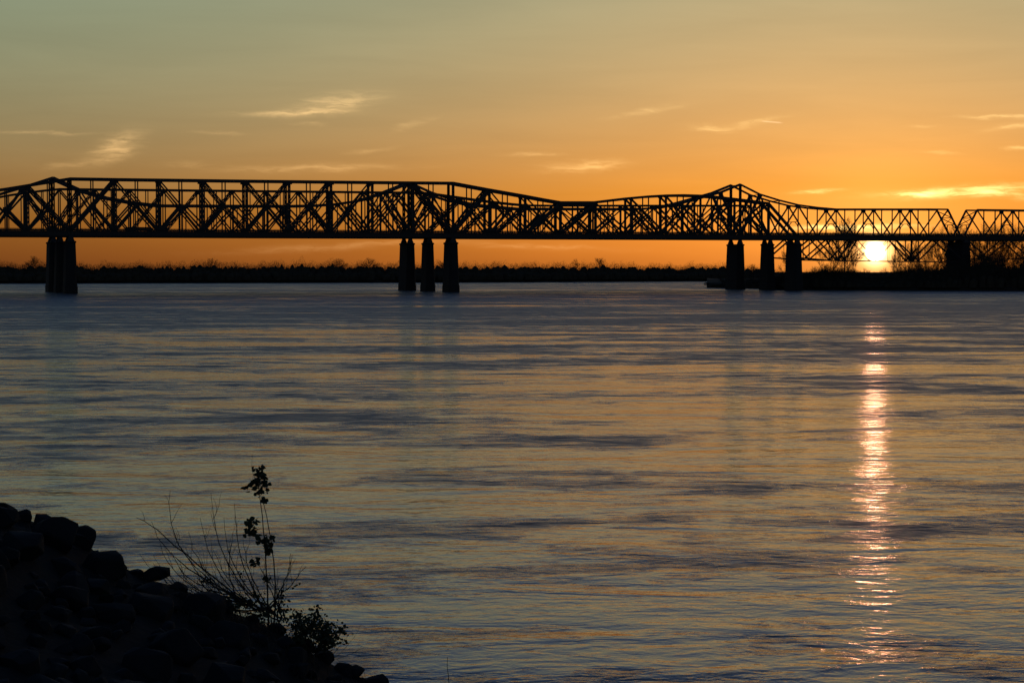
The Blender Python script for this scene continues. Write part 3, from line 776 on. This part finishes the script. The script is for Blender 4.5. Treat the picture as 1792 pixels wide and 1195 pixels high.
def leaf_bunch(name, pts, n, size, spread, parent):
    """broad drooping leaves on short stalks around the given points"""
    v = []; f = []
    for _ in range(n):
        c = R.choice(pts) + Vector((R.gauss(0, spread), R.gauss(0, spread), R.gauss(0, spread)))
        s = size * R.uniform(.6, 1.2); d = Vector((R.gauss(0, 1), R.gauss(0, 1), -.5 + R.gauss(0, .6))).normalized() * s; w = d.orthogonal().normalized()
        w = (w * math.cos(q_ := R.uniform(0, 6.28)) + d.normalized().cross(w) * math.sin(q_)) * s * .42; up = d.cross(w).normalized() * s * .12
        i0 = len(v)
        v += [tuple(c), tuple(c + d * .3 + w + up), tuple(c + d * .7 + w * .7 + up), tuple(c + d), tuple(c + d * .7 - w * .7 + up), tuple(c + d * .3 - w + up), tuple(c + d * .5)]
        f += [(i0, i0 + 1, i0 + 6), (i0 + 1, i0 + 2, i0 + 6), (i0 + 2, i0 + 3, i0 + 6), (i0 + 3, i0 + 4, i0 + 6), (i0 + 4, i0 + 5, i0 + 6), (i0 + 5, i0, i0 + 6)]
    o = pydata(name, v, f, M_leaf, parent); o['kind'] = 'stuff'; return o
SY = CREST_Y - .35
def sp(px, py, dy=0.0): return at_dist(px, py, SY + dy)
# tall leafy-topped sapling
root_p = sp(470, 1098); sap = empty('sapling', root_p); tag(sap, 'tall thin sapling with leaf clusters along two stems on the riprap slope', 'sapling')
loc = lambda p: p - root_p
st1 = curve(loc(sp(470, 1098)), loc(sp(452, 838)), Vector((.04, 0, 0)), 12, .006); stem_mesh(st1, .016, .005, M_twig, 'stem', sap)
st2 = curve(loc(sp(478, 1100)), loc(sp(456, 866, -.1)), Vector((.10, 0, 0)), 12, .006); stem_mesh(st2, .015, .005, M_twig, 'stem', sap)
stem_mesh(curve(loc(sp(450, 848)), loc(sp(441, 795)), Vector((.0, 0, 0)), 5, .003), .004, .002, M_twig, 'shoot', sap)
for pts, n, spd in (([(452, 820), (459, 828), (455, 838), (462, 842), (450, 848), (457, 852), (452, 862)], 64, .035), ([(438, 850), (434, 852)], 10, .02), ([(463, 873)], 10, .018),
                    ([(432, 914), (438, 912), (440, 922), (436, 930), (444, 934), (447, 926)], 46, .032), ([(455, 945), (464, 944), (472, 942), (477, 940), (468, 950)], 34, .022), ([(471, 963), (468, 960)], 12, .018),
                    ([(444, 985), (447, 982)], 8, .02), ([(466, 1010), (469, 1014)], 8, .03)):
    leaf_bunch('leaf_cluster', [loc(sp(x, y)) for x, y in pts], int(n * 1.5), .088, spd, sap)
for (x0, y0), (x1, y1) in (((453, 905), (438, 915)), ((460, 935), (477, 940)), ((452, 855), (436, 851)), ((459, 880), (465, 872)), ((463, 950), (471, 962)), ((455, 925), (444, 930))):
    stem_mesh(curve(loc(sp(x0, y0)), loc(sp(x1, y1)), Vector((0, 0, 0)), 4, .002), .004, .002, M_twig, 'leaf_stalk', sap)
# wide shrub of bare arching stems
root_p = sp(480, 1085, .1); shr = empty('bare_shrub', root_p); tag(shr, 'sprawling shrub of bare arching stems fanning left over the riprap', 'shrub')
STEMS = [((470, 1075), (238, 905), (-.28, .28)), ((465, 1070), (298, 858), (-.35, -.05)), ((478, 1075), (369, 862), (-.22, -.10)), ((482, 1078), (392, 905), (-.15, -.08)), ((475, 1074), (265, 912), (-.32, .02)),
         ((470, 1070), (280, 950), (-.2, -.15)), ((480, 1070), (410, 880), (-.06, -.12)), ((472, 1075), (245, 970), (-.1, -.2)), ((478, 1070), (330, 930), (-.18, -.12)), ((486, 1080), (425, 940), (-.06, -.05)),
         ((470, 1078), (310, 985), (-.1, -.12)), ((475, 1074), (350, 905), (-.18, -.14)), ((488, 1080), (398, 985), (-.08, -.08)), ((466, 1074), (290, 1000), (-.05, -.14)), ((480, 1082), (372, 960), (-.1, -.12)),
         ((492, 1080), (512, 970), (.03, .0)), ((494, 1084), (536, 990), (.05, .02)), ((490, 1080), (452, 985), (0, 0)), ((484, 1080), (438, 1000), (0, 0)), ((500, 1090), (502, 1010), (0, 0)),
         ((450, 1062), (335, 1010), (-.02, -.06)), ((440, 1060), (320, 1020), (0, -.06)), ((448, 1064), (268, 985), (-.06, -.16)), ((430, 1056), (345, 1000), (0, -.05)), ((490, 1082), (470, 1000), (-.02, 0)), ((462, 1070), (325, 958), (-.12, -.14)), ((486, 1084), (415, 1010), (-.05, -.05)), ((474, 1078), (385, 1000), (-.07, -.08)), ((468, 1074), (436, 1012), (0, 0)), ((455, 1066), (352, 985), (-.05, -.08)), ((440, 1055), (300, 965), (-.08, -.12)), ((460, 1068), (405, 950), (-.04, -.04))]
shr_pts = []
for k, ((x0, y0), (x1, y1), (bx_, bz_)) in enumerate(STEMS):
    dy = R.uniform(-.5, .5); j_ = R.uniform(-46, 14); x0 += j_; y0 += j_ * .42; a, b = loc(sp(x0, y0, dy * .3)), loc(sp(x1, y1, dy))
    c = curve(a, b, Vector((bx_ * 1.15, 0, bz_ * 1.15)), 11, .010); shr_pts.append(c)
    stem_mesh(c, .014, .0028, M_twig, 'stem', shr)
    for _ in range(R.choice((4, 5, 6))):
        i = R.randrange(3, 10); p = c[i]; d = (c[i + 1] - c[i]).normalized() + Vector((R.gauss(0, .5), R.gauss(0, .4), R.uniform(.1, .9)))
        stem_mesh(curve(p, p + d.normalized() * R.uniform(.15, .5), Vector((0, 0, 0)), 4, .006), .0045, .0016, M_twig, 'side_twig', shr)
low = [loc(sp(x + R.uniform(-8, 8), y + R.uniform(-10, 10), R.uniform(-.2, .2))) for x, y in ((425, 1055), (440, 1050), (455, 1048), (470, 1060), (485, 1065), (500, 1080), (480, 1040), (495, 1070), (420, 1065), (505, 1095), (460, 1072), (440, 1070))]
leaf_bunch('leaf_cluster', low, 300, .058, .07, shr)
leaf_bunch('leaf_cluster', [loc(sp(x, y)) for x, y in ((352, 1012), (358, 1014), (363, 1016), (366, 1018))], 14, .05, .02, shr)
leaf_bunch('leaf_cluster', [loc(sp(x, y)) for x, y in ((420, 1003), (424, 1008), (430, 1015), (440, 1023), (418, 998), (436, 985))], 26, .045, .03, shr)
leaf_bunch('leaf_cluster', [loc(sp(x, y)) for x, y in ((488, 1040), (492, 1046), (497, 1044), (508, 1026), (520, 1022), (485, 1030))], 16, .05, .02, shr)
# rounded leafy bush
root_p = sp(548, 1140, .1); bush = empty('leafy_bush', root_p); tag(bush, 'rounded leafy bush low on the riprap slope beside the bare shrub', 'bush')
tips = []
for k in range(34):
    a = R.uniform(-1.25, 1.25); ln_ = R.uniform(45, 84) * (1 - .18 * abs(a)); x1, y1 = 548 + math.sin(a) * ln_ * .85, 1140 - math.cos(a) * ln_; dy = R.uniform(-.4, .4)
    c = curve(loc(sp(548 + R.uniform(-8, 8), 1142, dy * .2)), loc(sp(x1, y1, dy)), Vector((math.sin(a) * .05, 0, .04)), 7, .012); tips.append(c)
    stem_mesh(c, .008, .002, M_twig, 'stem', bush)
for grp in range(8):
    pts = [c[i] for c in tips[grp * 4:grp * 4 + 5] for i in (3, 4, 5, 6, 7)]
    leaf_bunch('leaf_cluster', pts, 190, .058, .045, bush)
leaf_bunch('leaf_cluster', [loc(sp(x, y)) for x, y in ((590, 1092), (600, 1102), (608, 1108), (603, 1120), (596, 1098))], 46, .055, .035, bush)
stem_mesh(curve(loc(sp(570, 1120)), loc(sp(608, 1106)), Vector((0, 0, .06)), 6, .008), .006, .002, M_twig, 'stem', bush)
for x0, y0, x1, y1 in ((585, 1150, 632, 1092), (590, 1152, 634, 1128), (600, 1160, 607, 1170), (575, 1140, 610, 1165), (582, 1145, 618, 1100)):
    stem_mesh(curve(loc(sp(x0, y0)), loc(sp(x1, y1)), Vector((.03, 0, -.02)), 6, .01), .004, .0016, M_twig, 'bare_twig', bush)

# dead grass and weed stalks caught between the stones
v = []; f = []
for _ in range(900):
    px = R.uniform(300, 560) if R.random() < .75 else R.uniform(0, 680)
    x = (px - 896) / FPX * CREST_Y; y = CREST_Y + R.uniform(-2.4, .25); x *= y / CREST_Y; c = Vector((x, y, ground(x, y) - .03))
    ln_ = R.uniform(.10, .34); d = Vector((R.gauss(-.15, .4), R.gauss(0, .4), 1)).normalized() * ln_; w = Vector((R.gauss(0, 1), R.gauss(0, 1), 0)).normalized() * .006
    m = c + d * .6; e = c + d + Vector((R.gauss(0, .06), R.gauss(0, .05), -.04)); i0 = len(v)
    v += [tuple(c - w), tuple(c + w), tuple(m + w * .7), tuple(m - w * .7), tuple(e)]; f += [(i0, i0 + 1, i0 + 2, i0 + 3), (i0 + 3, i0 + 2, i0 + 4)]
tag(pydata('dead_grass', v, f, M_twig), 'dead grass growing between the riprap stones', kind='stuff')

root_p = sp(804, 1285, .2); lone = empty('weed', root_p); tag(lone, 'single thin bare weed stalk at the bottom edge right of the riprap', 'weed')
stem_mesh(curve(loc(sp(804, 1285, .2)), loc(sp(783, 1149, .2)), Vector((-.02, 0, 0)), 9, .004), .011, .004, M_twig, 'stalk', lone)
